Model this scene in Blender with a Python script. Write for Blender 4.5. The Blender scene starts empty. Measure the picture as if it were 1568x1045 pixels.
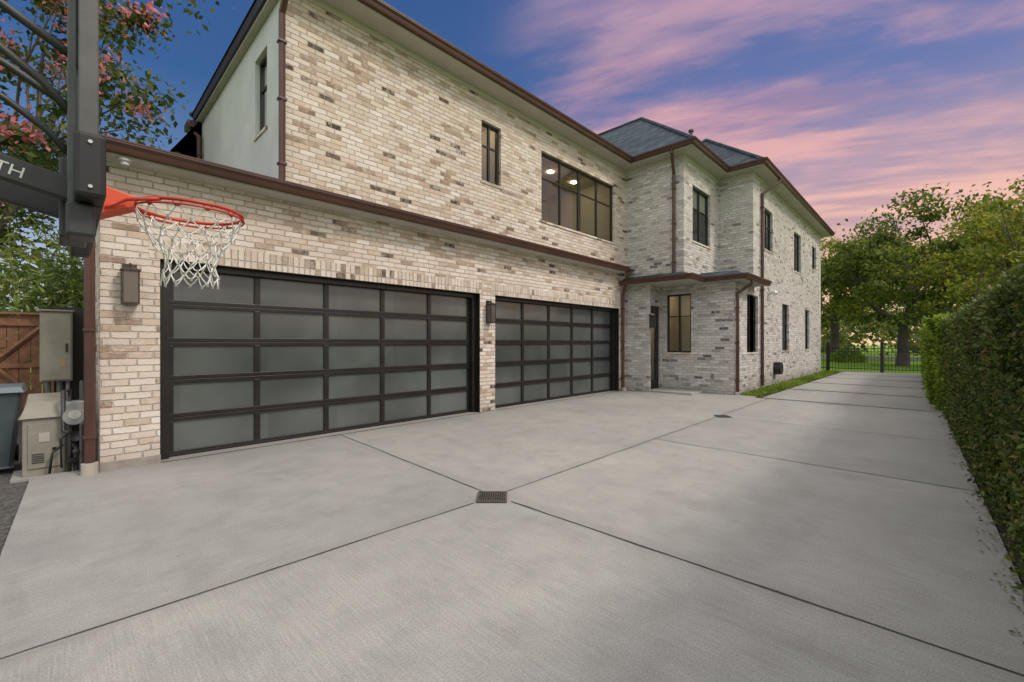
import bpy, math, random
import numpy as np
from mathutils import Vector, Matrix
R = random.Random(7)
rng = np.random.default_rng(5)
scene = bpy.context.scene
scene.view_settings.view_transform = 'Standard'
try: scene.view_settings.look = 'None'
except Exception: pass
scene.view_settings.exposure = 0
COL = scene.collection

# ------------------------------------------------------------------ helpers
def empty(name, loc=(0, 0, 0)):
    e = bpy.data.objects.new(name, None)
    e.location = loc
    e.empty_display_size = 0.3
    COL.objects.link(e)
    return e

def put(o, parent=None):
    COL.objects.link(o)
    if parent is not None:
        o.parent = parent
        o.matrix_parent_inverse = Matrix.Translation(-Vector(parent.location))
    return o

class MB:
    def __init__(s):
        s.v = []; s.f = []
    def quad(s, a, b, c, d):
        n = len(s.v); s.v += [tuple(a), tuple(b), tuple(c), tuple(d)]; s.f.append((n, n+1, n+2, n+3))
    def poly(s, pts):
        n = len(s.v); s.v += [tuple(p) for p in pts]; s.f.append(tuple(range(n, n+len(pts))))
    def box(s, x0, x1, y0, y1, z0, z1):
        n = len(s.v)
        s.v += [(x0,y0,z0),(x1,y0,z0),(x1,y1,z0),(x0,y1,z0),(x0,y0,z1),(x1,y0,z1),(x1,y1,z1),(x0,y1,z1)]
        for q in ((0,3,2,1),(4,5,6,7),(0,1,5,4),(1,2,6,5),(2,3,7,6),(3,0,4,7)):
            s.f.append(tuple(n+i for i in q))
    def abox(s, ax, c, a0, a1, d0, d1, z0, z1):
        if ax == 'x': s.box(a0, a1, c+d0, c+d1, z0, z1)
        else: s.box(c+d0, c+d1, a0, a1, z0, z1)
    def tube(s, pts, rad, seg=8, cap=True):
        pts = [Vector(p) for p in pts]
        if not hasattr(rad, '__len__'): rad = [rad]*len(pts)
        base = len(s.v)
        up = None
        for i, p in enumerate(pts):
            if i == 0: t = pts[1]-pts[0]
            elif i == len(pts)-1: t = pts[-1]-pts[-2]
            else: t = (pts[i+1]-p).normalized()+(p-pts[i-1]).normalized()
            t.normalize()
            if up is None:
                up = Vector((0,0,1)) if abs(t.z) < .9 else Vector((1,0,0))
            a = t.cross(up)
            if a.length < 1e-4: a = t.orthogonal()
            a.normalize(); b = t.cross(a).normalized()
            for k in range(seg):
                an = 2*math.pi*k/seg
                s.v.append(tuple(p + (a*math.cos(an)+b*math.sin(an))*rad[i]))
        for i in range(len(pts)-1):
            for k in range(seg):
                k2 = (k+1) % seg
                s.f.append((base+i*seg+k, base+i*seg+k2, base+(i+1)*seg+k2, base+(i+1)*seg+k))
        if cap:
            s.f.append(tuple(base+k for k in range(seg)))
            s.f.append(tuple(base+(len(pts)-1)*seg+k for k in range(seg)))
    def obj(s, name, mat, parent=None, smooth=False, bevel=0):
        me = bpy.data.meshes.new(name)
        me.from_pydata(s.v, [], s.f)
        me.update()
        if smooth:
            me.polygons.foreach_set('use_smooth', [True]*len(me.polygons))
        o = bpy.data.objects.new(name, me)
        if mat: me.materials.append(mat)
        put(o, parent)
        if bevel:
            m = o.modifiers.new('b', 'BEVEL'); m.width = bevel; m.segments = 2; m.limit_method = 'ANGLE'
        return o

def bx(name, x0, x1, y0, y1, z0, z1, mat, parent=None, bevel=0):
    m = MB(); m.box(x0, x1, y0, y1, z0, z1)
    return m.obj(name, mat, parent, bevel=bevel)

# ------------------------------------------------------------------ node helpers
class N:
    def __init__(s, nt): s.nt = nt
    def new(s, t, **kw):
        n = s.nt.nodes.new(t)
        for k, v in kw.items(): setattr(n, k, v)
        return n
    def set(s, sock, v):
        if isinstance(v, bpy.types.NodeSocket): s.nt.links.new(v, sock)
        else: sock.default_value = v
    def m(s, op, a, b=None, c=None, clamp=False):
        n = s.new('ShaderNodeMath', operation=op); n.use_clamp = clamp
        s.set(n.inputs[0], a)
        if b is not None: s.set(n.inputs[1], b)
        if c is not None: s.set(n.inputs[2], c)
        return n.outputs[0]
    def mr(s, v, a, b, c=0., d=1., smooth=True):
        n = s.new('ShaderNodeMapRange'); n.interpolation_type = 'SMOOTHSTEP' if smooth else 'LINEAR'
        s.set(n.inputs[0], v)
        for i, x in enumerate((a, b, c, d)): s.set(n.inputs[i+1], x)
        return n.outputs[0]
    def mix(s, f, a, b, mode='MIX'):
        n = s.new('ShaderNodeMix', data_type='RGBA', blend_type=mode)
        s.set(n.inputs[0], f)
        s.set(n.inputs[6], a if isinstance(a, bpy.types.NodeSocket) else (*a, 1)[:4])
        s.set(n.inputs[7], b if isinstance(b, bpy.types.NodeSocket) else (*b, 1)[:4])
        return n.outputs[2]
    def noise(s, vec, scale, detail=4, rough=.55):
        n = s.new('ShaderNodeTexNoise')
        if vec is not None: s.set(n.inputs['Vector'], vec)
        n.inputs['Scale'].default_value = scale; n.inputs['Detail'].default_value = detail
        n.inputs['Roughness'].default_value = rough
        return n.outputs[0]
    def ramp(s, f, stops, interp='LINEAR'):
        n = s.new('ShaderNodeValToRGB'); cr = n.color_ramp; cr.interpolation = interp
        while len(cr.elements) > 1: cr.elements.remove(cr.elements[-1])
        cr.elements[0].position = stops[0][0]; cr.elements[0].color = (*stops[0][1], 1)
        for p, c in stops[1:]:
            e = cr.elements.new(p); e.color = (*c, 1)
        s.set(n.inputs[0], f)
        return n.outputs[0]
    def xyz(s, x, y, z):
        n = s.new('ShaderNodeCombineXYZ')
        for i, v in enumerate((x, y, z)): s.set(n.inputs[i], v)
        return n.outputs[0]
    def sep(s, v):
        n = s.new('ShaderNodeSeparateXYZ'); s.set(n.inputs[0], v); return n.outputs
    def bump(s, h, strength=.5, dist=.01):
        n = s.new('ShaderNodeBump'); s.set(n.inputs['Height'], h)
        n.inputs['Strength'].default_value = strength; n.inputs['Distance'].default_value = dist
        return n.outputs[0]

def mat(name, color=(.5,.5,.5), rough=.6, metal=0., spec=.5):
    m = bpy.data.materials.new(name); m.use_nodes = True
    b = m.node_tree.nodes['Principled BSDF']
    b.inputs['Base Color'].default_value = (*color, 1)
    b.inputs['Roughness'].default_value = rough
    b.inputs['Metallic'].default_value = metal
    b.inputs['Specular IOR Level'].default_value = spec
    return m, N(m.node_tree), b

def varied(name, c1, c2, rough=.6, scale=6, metal=0, bump=0., bscale=80, spec=.5):
    m, n, b = mat(name, c1, rough, metal, spec)
    pos = n.new('ShaderNodeNewGeometry').outputs['Position']
    f = n.noise(pos, scale, 4, .6)
    n.set(b.inputs['Base Color'], n.mix(n.mr(f, .3, .7), c1, c2))
    n.set(b.inputs['Roughness'], n.m('ADD', n.m('MULTIPLY', f, .25), rough-.12))
    if bump:
        n.set(b.inputs['Normal'], n.bump(n.noise(pos, bscale, 4), bump, .01))
    return m

def brick_mat(name, stops, mortar, w=.235, h=.0765, soldier=False, darkbias=.13, offz=0., slurry=.5):
    m, n, b = mat(name, rough=.88, spec=.2)
    pos = n.new('ShaderNodeNewGeometry').outputs['Position']
    X, Y, Z = n.sep(pos)
    wob = n.noise(pos, 5., 2)
    wob2 = n.noise(pos, 26., 3)
    u = n.m('ADD', X, Y)
    wv = n.m('MULTIPLY', n.m('SUBTRACT', wob, .5), .014)
    wv = n.m('ADD', wv, n.m('MULTIPLY', n.m('SUBTRACT', wob2, .5), .015))
    u = n.m('ADD', u, wv)
    z = n.m('ADD', n.m('ADD', Z, offz), wv)
    row = n.m('FLOOR', n.m('DIVIDE', z, h))
    fz = n.m('SUBTRACT', n.m('DIVIDE', z, h), row)
    wn = n.new('ShaderNodeTexWhiteNoise', noise_dimensions='1D'); n.set(wn.inputs['W'], row)
    uu = n.m('DIVIDE', u, w)
    if not soldier:
        uu = n.m('ADD', uu, n.m('MULTIPLY', n.m('MODULO', n.m('ABSOLUTE', row), 2.), .5))
        uu = n.m('ADD', uu, n.m('MULTIPLY', wn.outputs[0], .25))
    col = n.m('FLOOR', uu)
    fu = n.m('SUBTRACT', uu, col)
    du = n.m('MULTIPLY', n.m('MINIMUM', fu, n.m('SUBTRACT', 1., fu)), w)
    dz = n.m('MULTIPLY', n.m('MINIMUM', fz, n.m('SUBTRACT', 1., fz)), h)
    d = n.m('MINIMUM', du, dz)
    dn = n.m('ADD', d, n.m('MULTIPLY', n.m('SUBTRACT', n.noise(pos, 45., 3), .5), .014))
    mask = n.mr(dn, .002, .009)
    w2 = n.new('ShaderNodeTexWhiteNoise', noise_dimensions='2D')
    n.set(w2.inputs['Vector'], n.xyz(col, row, 0.))
    r1 = w2.outputs[0]
    w3 = n.new('ShaderNodeTexWhiteNoise', noise_dimensions='3D')
    n.set(w3.inputs['Vector'], n.xyz(col, row, 7.3))
    clus = n.noise(pos, 1.1, 2)
    rr = n.m('ADD', r1, n.m('MULTIPLY', n.m('SUBTRACT', clus, .47), darkbias*2), clamp=True)
    c = n.ramp(rr, stops)
    # worn slurry smeared over the faces
    sl = n.noise(pos, 14., 6, .68)
    ww = n.mr(sl, .45, .60)
    c = n.mix(n.m('MULTIPLY', ww, n.m('ADD', .10, n.m('MULTIPLY', w3.outputs[0], slurry))), c, mortar)
    gr = n.noise(pos, 150., 3, .7)
    c = n.mix(.55, c, n.ramp(gr, [(.25, (.42,.40,.38)), (.6, (1.,.99,.97))]), 'MULTIPLY')
    mo = n.mix(n.noise(pos, 22., 4, .6), tuple(x*.40 for x in mortar), tuple(x*.98 for x in mortar))  # mortar darkened so the joint shadow lines sit in the colour
    c = n.mix(mask, mo, c)
    big = n.noise(pos, .45, 4, .6)
    c = n.mix(1., c, n.ramp(big, [(.25, (.86,.84,.82)), (.7, (1.0, 1.0, 1.0))]), 'MULTIPLY')
    base_tone = n.mr(n.m('ADD', Z, n.m('MULTIPLY', wob, .25)), .08, .5, .68, 1.)  # darker towards the bottom of the wall
    c = n.mix(1., c, n.xyz(base_tone, base_tone, base_tone), 'MULTIPLY')
    n.set(b.inputs['Base Color'], c)
    hgt = n.m('ADD', n.m('MULTIPLY', mask, n.m('ADD', .7, n.m('MULTIPLY', w3.outputs[0], .6))), n.m('MULTIPLY', sl, .9))
    hgt = n.m('ADD', hgt, n.m('MULTIPLY', gr, .25))
    n.set(b.inputs['Normal'], n.bump(hgt, 1., .014))
    return m

warm = [(0., (.085,.062,.05)), (.028, (.14,.105,.082)), (.045, (.32,.225,.165)), (.10, (.47,.355,.27)), (.20, (.62,.51,.415)),
        (.36, (.74,.65,.565)), (.52, (.82,.755,.685)), (.64, (.68,.595,.52)), (.76, (.82,.75,.675)), (.86, (.63,.49,.38)), (.93, (.77,.67,.58)), (1., (.86,.81,.76))]
cool = [(0., (.11,.108,.108)), (.028, (.19,.18,.178)), (.05, (.34,.32,.31)), (.16, (.46,.435,.415)),
        (.32, (.61,.59,.57)), (.5, (.73,.715,.695)), (.65, (.54,.515,.49)), (.8, (.68,.655,.63)), (.9, (.58,.51,.455)), (1., (.80,.79,.775))]
BRICK = brick_mat('whitewashed_brick', warm, (.79,.72,.64))
BRICK2 = brick_mat('whitewashed_brick_grey_lit', cool, (.73,.715,.69))  # same brick; the wing's greyer light is put into the colour
SOLD = brick_mat('soldier_brick', [(0., (.14,.10,.075)), (.04, (.34,.26,.20)), (.12, (.58,.48,.39)), (.4, (.72,.63,.545)), (.7, (.80,.73,.65)), (.85, (.66,.55,.46)), (1., (.82,.75,.68))], (.74,.67,.59), w=.0765, h=.23, soldier=True, offz=.04)
STUCCO = varied('stucco', (.50,.525,.535), (.58,.60,.60), .9, 1.5, bump=.5, bscale=60)
BROWN = varied('brown_metal', (.085,.036,.024), (.06,.027,.02), .42, 2)
SOFFIT = varied('soffit_paint', (.50,.465,.42), (.45,.42,.385), .8, 2)
BLACK = varied('black_aluminium', (.010,.009,.0085), (.015,.013,.012), .36, 3)
FRAME = varied('bronze_frame', (.014,.012,.011), (.022,.019,.017), .42, 3)

def roof_mat():
    m, n, b = mat('slate_roof', rough=.7, spec=.3)
    pos = n.new('ShaderNodeNewGeometry').outputs['Position']
    X, Y, Z = n.sep(pos)
    row = n.m('DIVIDE', Z, .12); rf = n.m('FLOOR', row); fz = n.m('SUBTRACT', row, rf)
    u = n.m('ADD', n.m('DIVIDE', n.m('ADD', X, Y), .3), n.m('MULTIPLY', rf, .37)); cf = n.m('FLOOR', u); fu = n.m('SUBTRACT', u, cf)
    w = n.new('ShaderNodeTexWhiteNoise', noise_dimensions='2D'); n.set(w.inputs['Vector'], n.xyz(cf, rf, 0.))
    c = n.ramp(w.outputs[0], [(0, (.018,.032,.045)), (.5, (.032,.052,.071)), (1, (.055,.080,.10))])
    e = n.m('MULTIPLY', n.mr(fz, 0., .14), n.mr(n.m('MINIMUM', fu, n.m('SUBTRACT', 1., fu)), .0, .05))
    c = n.mix(e, (.008,.010,.013), c)
    n.set(b.inputs['Base Color'], c)
    n.set(b.inputs['Normal'], n.bump(n.m('ADD', e, n.m('SUBTRACT', 1., fz)), .8, .02))
    return m
ROOF = roof_mat()

def concrete_mat(name, tint=.90):
    m, n, b = mat(name, rough=.75, spec=.25)
    pos = n.new('ShaderNodeNewGeometry').outputs['Position']
    X, Y, Z = n.sep(pos)
    big = n.noise(pos, .5, 5, .6)
    mid = n.noise(pos, 3.2, 7, .7)
    fine = n.noise(pos, 110., 5, .8)
    st1 = n.noise(n.xyz(n.m('MULTIPLY', X, 130.), n.m('MULTIPLY', Y, 3.), 0.), 1., 3, .7)
    st2 = n.noise(n.xyz(n.m('MULTIPLY', X, 3.), n.m('MULTIPLY', Y, 130.), 4.), 1., 3, .7)
    sel = n.m('GREATER_THAN', Y, 2.92)
    sv = n.new('ShaderNodeMix'); sv.data_type = 'FLOAT'
    n.set(sv.inputs[0], sel); n.set(sv.inputs[2], st1); n.set(sv.inputs[3], st2); str_ = sv.outputs[0]
    c = n.ramp(big, [(.28, (.365*tint,.362*tint,.348*tint)), (.5, (.415*tint,.41*tint,.392*tint)), (.72, (.47*tint,.463*tint,.44*tint))])
    bay = n.new('ShaderNodeTexWhiteNoise', noise_dimensions='2D')
    n.set(bay.inputs['Vector'], n.xyz(n.m('ADD', n.m('GREATER_THAN', X, 2.83), n.m('ADD', n.m('GREATER_THAN', X, 6.0), n.m('GREATER_THAN', X, 8.74))), sel, 0.))
    c = n.mix(1., c, n.ramp(bay.outputs[0], [(0, (.92,.92,.92)), (1, (1.04,1.035,1.02))]), 'MULTIPLY')
    c = n.mix(.55, c, n.ramp(mid, [(.34, (.78,.78,.78)), (.56, (1.03,1.03,1.03))]), 'MULTIPLY')
    c = n.mix(.9, c, n.ramp(fine, [(.3, (.55,.55,.55)), (.6, (1.09,1.09,1.09))]), 'MULTIPLY')
    c = n.mix(.6, c, n.ramp(str_, [(.32, (.74,.74,.74)), (.62, (1.04,1.04,1.04))]), 'MULTIPLY')
    st = n.mr(n.noise(pos, 2.2, 6, .62), .58, .68)
    c = n.mix(n.m('MULTIPLY', st, .17), c, (.22*tint,.215*tint,.20*tint))
    sc = n.mr(n.noise(n.xyz(n.m('MULTIPLY', X, 3.), n.m('MULTIPLY', Y, .6), 9.), 1.2, 4, .6), .60, .70)
    c = n.mix(n.m('MULTIPLY', sc, .16), c, (.17,.165,.155))
    sp = n.new('ShaderNodeTexVoronoi'); n.set(sp.inputs['Vector'], pos); sp.inputs['Scale'].default_value = 2.6
    c = n.mix(n.mr(sp.outputs['Distance'], .012, .030, .7, 0.), c, (.11,.10,.09))
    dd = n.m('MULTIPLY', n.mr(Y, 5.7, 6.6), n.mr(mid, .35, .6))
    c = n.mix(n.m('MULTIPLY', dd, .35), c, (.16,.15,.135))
    # grime either side of the pour joints
    jd = n.m('MINIMUM', n.m('ABSOLUTE', n.m('SUBTRACT', Y, 2.93)), n.m('ABSOLUTE', n.m('SUBTRACT', X, 2.83)))
    jg = n.m('MULTIPLY', n.mr(jd, .0, .16, 1., 0.), n.mr(mid, .40, .60))
    c = n.mix(n.m('MULTIPLY', jg, .30), c, (.17,.16,.145))
    n.set(b.inputs['Base Color'], c)
    n.set(b.inputs['Roughness'], n.mr(mid, .3, .7, .62, .88))
    n.set(b.inputs['Normal'], n.bump(n.m('ADD', n.m('MULTIPLY', fine, 1.0), str_), .6, .005))
    return m
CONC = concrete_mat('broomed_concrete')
JOINT = varied('joint_dark', (.04,.037,.033), (.085,.08,.07), .95, 9)

def grass_mat(name, a, b_, c_):
    m, n, b = mat(name, rough=.95, spec=.1)
    pos = n.new('ShaderNodeNewGeometry').outputs['Position']
    f = n.noise(pos, 1.2, 5, .7); g = n.noise(pos, 40., 4, .7)
    c = n.ramp(f, [(.3, a), (.5, b_), (.7, c_)])
    c = n.mix(.8, c, n.ramp(g, [(.3, (.4,.4,.4)), (.65, (1.2,1.2,1.2))]), 'MULTIPLY')
    n.set(b.inputs['Base Color'], c)
    n.set(b.inputs['Normal'], n.bump(g, 1., .03))
    return m
GRASS = grass_mat('grass', (.13,.24,.03), (.20,.36,.05), (.28,.44,.07))
SOIL = varied('mulch', (.03,.024,.016), (.055,.045,.03), .95, 14, bump=1., bscale=40)
GRAVEL = varied('dark_gravel', (.03,.028,.026), (.11,.105,.095), .9, 30, bump=1., bscale=45)
ASPH = varied('asphalt', (.05,.05,.052), (.06,.06,.06), .9, 5, bump=.5)

def leaf_mat(name, stops, transl=.3, lo=.55, hi=1.25):
    m = bpy.data.materials.new(name); m.use_nodes = True
    n = N(m.node_tree); nt = m.node_tree
    b = nt.nodes['Principled BSDF']; out = nt.nodes['Material Output']
    g = n.new('ShaderNodeNewGeometry')
    c = n.ramp(g.outputs['Random Per Island'], stops)
    cl = n.noise(g.outputs['Position'], .8, 2)
    c = n.mix(.9, c, n.ramp(cl, [(.32, (lo,lo*1.07,lo*1.05)), (.62, (hi,hi*.97,hi*.85))]), 'MULTIPLY')
    n.set(b.inputs['Base Color'], c); b.inputs['Roughness'].default_value = .5
    b.inputs['Specular IOR Level'].default_value = .3
    t = n.new('ShaderNodeBsdfTranslucent'); n.set(t.inputs[0], c)
    mx = n.new('ShaderNodeMixShader'); mx.inputs[0].default_value = transl
    nt.links.new(b.outputs[0], mx.inputs[1]); nt.links.new(t.outputs[0], mx.inputs[2]); nt.links.new(mx.outputs[0], out.inputs[0])
    return m
LEAF_OAK = leaf_mat('oak_leaves', [(0, (.05,.085,.015)), (.5, (.11,.16,.025)), (.85, (.19,.23,.035)), (1, (.32,.31,.06))], .45)
LEAF_YEL = leaf_mat('sunlit_leaves', [(0, (.11,.15,.02)), (.5, (.22,.26,.035)), (1, (.42,.38,.07))], .5)
LEAF_FAR = leaf_mat('far_leaves', [(0, (.06,.09,.02)), (.5, (.12,.16,.03)), (1, (.26,.26,.06))], .4)
LEAF_DARK = leaf_mat('myrtle_leaves', [(0, (.03,.055,.015)), (.6, (.07,.115,.025)), (1, (.17,.18,.04))], .4)
LEAF_HEDGE = leaf_mat('hedge_leaves', [(0, (.035,.06,.012)), (.5, (.085,.13,.022)), (.88, (.15,.19,.035)), (.95, (.2,.15,.05)), (1, (.3,.17,.07))], .25, .6, 1.2)
LEAF_SHRUB = leaf_mat('shrub_leaves', [(0, (.10,.18,.02)), (.5, (.20,.30,.03)), (1, (.32,.42,.06))], .4)
LEAF_BAMB = leaf_mat('bamboo_leaves', [(0, (.10,.17,.04)), (.5, (.22,.32,.08)), (1, (.42,.48,.20))], .4)
FLOWER = leaf_mat('pink_flowers', [(0, (.6,.14,.17)), (1, (.85,.36,.38))], .4, .9, 1.1)
BARK = varied('bark', (.06,.048,.04), (.12,.098,.08), .9, 9, bump=1., bscale=30)
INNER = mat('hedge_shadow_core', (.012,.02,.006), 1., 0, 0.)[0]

def glass_mat():
    m = bpy.data.materials.new('window_glass'); m.use_nodes = True
    nt = m.node_tree; n = N(nt)
    nt.nodes.remove(nt.nodes['Principled BSDF']); out = nt.nodes['Material Output']
    tr = n.new('ShaderNodeBsdfTransparent'); tr.inputs[0].default_value = (.80,.86,.82,1)
    gl = n.new('ShaderNodeBsdfGlossy'); gl.inputs['Roughness'].default_value = .01
    gl.inputs[0].default_value = (.9,.95,.95,1)
    fr = n.new('ShaderNodeFresnel'); fr.inputs[0].default_value = 1.5
    mx = n.new('ShaderNodeMixShader')
    n.set(mx.inputs[0], n.m('ADD', n.m('MULTIPLY', fr.outputs[0], 1.3), .03, clamp=True))
    nt.links.new(tr.outputs[0], mx.inputs[1]); nt.links.new(gl.outputs[0], mx.inputs[2]); nt.links.new(mx.outputs[0], out.inputs[0])
    return m
GLASS = glass_mat()
def frosted():
    m, n, b = mat('frosted_garage_glass', (.13,.145,.14), .20, 0, .85)
    pos = n.new('ShaderNodeNewGeometry').outputs['Position']
    f = n.noise(pos, .8, 3)
    X, Y, Z = n.sep(pos)
    pane = n.new('ShaderNodeTexWhiteNoise', noise_dimensions='2D')
    n.set(pane.inputs['Vector'], n.xyz(n.m('FLOOR', X), n.m('FLOOR', n.m('DIVIDE', Z, .47)), 0.))
    c = n.mix(n.mr(f, .3, .7), (.058,.067,.063), (.100,.114,.108))
    c = n.mix(1., c, n.ramp(pane.outputs[0], [(0, (.85,.85,.85)), (1, (1.12,1.12,1.12))]), 'MULTIPLY')
    n.set(b.inputs['Base Color'], c)
    n.set(b.inputs['Normal'], n.bump(n.noise(pos, 2.2, 2), .05, .01))
    return m
FROST = frosted()
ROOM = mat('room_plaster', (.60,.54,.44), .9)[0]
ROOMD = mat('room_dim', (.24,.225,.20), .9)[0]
CURT = varied('roller_blind', (.60,.60,.54), (.66,.65,.58), .9, 3)
def emis(name, col, st):
    m, n, b = mat(name, col, .5)
    b.inputs['Emission Color'].default_value = (*col, 1); b.inputs['Emission Strength'].default_value = st
    return m
LAMP = emis('warm_lamp', (1., .78, .50), 42.)

# ------------------------------------------------------------------ ground
def slab(name, pts, z, mt, parent=None, thick=None):
    m = MB()
    m.poly([(x, y, z) for x, y in pts])
    if thick:
        for i in range(len(pts)):
            a = pts[i]; b = pts[(i+1) % len(pts)]
            m.quad((a[0],a[1],z), (b[0],b[1],z), (b[0],b[1],z-thick), (a[0],a[1],z-thick))
    return m.obj(name, mt, parent)
slab('ground', [(-300,-300),(300,-300),(300,300),(-300,300)], -.06, GRASS)
slab('gravel_bed', [(-6,2.0),(.3,2.0),(.3,12),(-6,12)], -.045, GRAVEL)
slab('planting_bed', [(-8,-2.0),(27,-1.6),(27,3.9),(12.2,3.9),(12.2,-.1),(-8,-.3)], -.05, SOIL)

def ey(x): return -.47 + .024*x
drive = empty('driveway', (5, 3, 0))
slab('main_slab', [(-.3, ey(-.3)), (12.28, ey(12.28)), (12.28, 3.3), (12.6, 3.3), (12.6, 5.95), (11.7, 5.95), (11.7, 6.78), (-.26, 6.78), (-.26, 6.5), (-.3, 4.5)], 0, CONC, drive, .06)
for i, x in enumerate([12.48, 15.5, 18.5, 21.5, 24.3]):
    x1 = [15.27, 18.27, 21.27, 24.07, 26.8][i]
    slab('pad_%d' % i, [(x, ey(x)), (x1, ey(x1)), (x1, 3.12-.02*i), (x, 3.12)], .0, CONC, drive, .06)
mj = MB()
def strip(p, q, w, z=.004, wob=.004):
    p = Vector((*p, z)); q = Vector((*q, z)); L = (q-p).length; k = max(2, int(L/.2))
    d = (q-p)/L; nn = Vector((-d.y, d.x, 0)); pr = None
    for i in range(k+1):
        c = p + d*L*i/k + nn*R.uniform(-wob, wob)
        ww = w*R.uniform(.55, 1.25)/2
        a, b = c+nn*ww, c-nn*ww
        if pr: mj.quad(pr[0], pr[1], b, a)
        pr = (a, b)
strip((-.3, 2.98), (2.5, 2.89), .013); strip((2.88, 2.89), (12.2, 2.96), .012)
strip((2.82, ey(2.8)), (2.75, 2.68), .018); strip((2.75, 3.06), (2.93, 6.5), .013)
strip((6.0, ey(6)), (6.0, 2.92), .011, z=.0045)
strip((8.75, ey(8.7)), (8.72, 2.7), .009, z=.0045)
strip((.78, 6.50), (5.82, 6.50), .022, z=.005); strip((6.24, 6.50), (11.2, 6.50), .022, z=.005)
mj.obj('expansion_joints', JOINT, drive)

def drain(x, y, s, rot):
    e = empty('drain_grate', (x, y, 0)); e.rotation_euler[2] = 0
    def rp(a, b, z):
        c, s_ = math.cos(rot), math.sin(rot)
        return (x + a*c - b*s_, y + a*s_ + b*c, z)
    m = MB(); h = s/2
    m.quad(rp(-h,-h,.006), rp(h,-h,.006), rp(h,h,.006), rp(-h,h,.006)); m.obj('pit', mat('pit_black', (.01,.01,.01), 1)[0], e)
    m = MB()
    def bar(a0, a1, b0, b1):
        z0, z1 = .007, .014
        P = [rp(a0,b0,z0), rp(a1,b0,z0), rp(a1,b1,z0), rp(a0,b1,z0), rp(a0,b0,z1), rp(a1,b0,z1), rp(a1,b1,z1), rp(a0,b1,z1)]
        n = len(m.v); m.v += P
        for q in ((4,5,6,7),(0,1,5,4),(1,2,6,5),(2,3,7,6),(3,0,4,7)): m.f.append(tuple(n+i for i in q))
    bar(-h,h,-h,-h+.02); bar(-h,h,h-.02,h); bar(-h,-h+.02,-h+.02,h-.02); bar(h-.02,h,-h+.02,h-.02)
    k = 11
    for i in range(k):
        a = -h+.03 + (s-.06)*i/(k-1); bar(a-.006, a+.006, -h+.02, h-.02)
    bar(-h+.02, h-.02, -.008, .008)
    m.obj('grate', varied('cast_iron', (.05,.042,.034), (.10,.085,.07), .6, 20), e)
drain(2.70, 2.87, .27, math.radians(-45.9))
drain(8.72, 2.86, .24, math.radians(-45.9))

# ------------------------------------------------------------------ house
H = empty('brick_house', (8, 8, 0))
def wall(mb, ax, c, a0, a1, z0, z1, ops=(), depth=.12, sgn=1):
    def P(a, d, z): return (a, c+d*sgn, z) if ax == 'x' else (c+d*sgn, a, z)
    A = sorted(set([a0, a1]+[o[0] for o in ops]+[o[1] for o in ops]))
    Zs = sorted(set([z0, z1]+[o[2] for o in ops]+[o[3] for o in ops]))
    for i in range(len(A)-1):
        for j in range(len(Zs)-1):
            ca = (A[i]+A[i+1])/2; cz = (Zs[j]+Zs[j+1])/2
            if any(o[0] < ca < o[1] and o[2] < cz < o[3] for o in ops): continue
            mb.quad(P(A[i],0,Zs[j]), P(A[i+1],0,Zs[j]), P(A[i+1],0,Zs[j+1]), P(A[i],0,Zs[j+1]))
    for o in ops:
        b0, b1, y0, y1 = o[:4]
        mb.quad(P(b0,0,y0), P(b0,depth,y0), P(b0,depth,y1), P(b0,0,y1))
        mb.quad(P(b1,0,y0), P(b1,depth,y0), P(b1,depth,y1), P(b1,0,y1))
        mb.quad(P(b0,0,y1), P(b1,0,y1), P(b1,depth,y1), P(b0,depth,y1))
        mb.quad(P(b0,0,y0), P(b1,0,y0), P(b1,depth,y0), P(b0,depth,y0))

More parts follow.
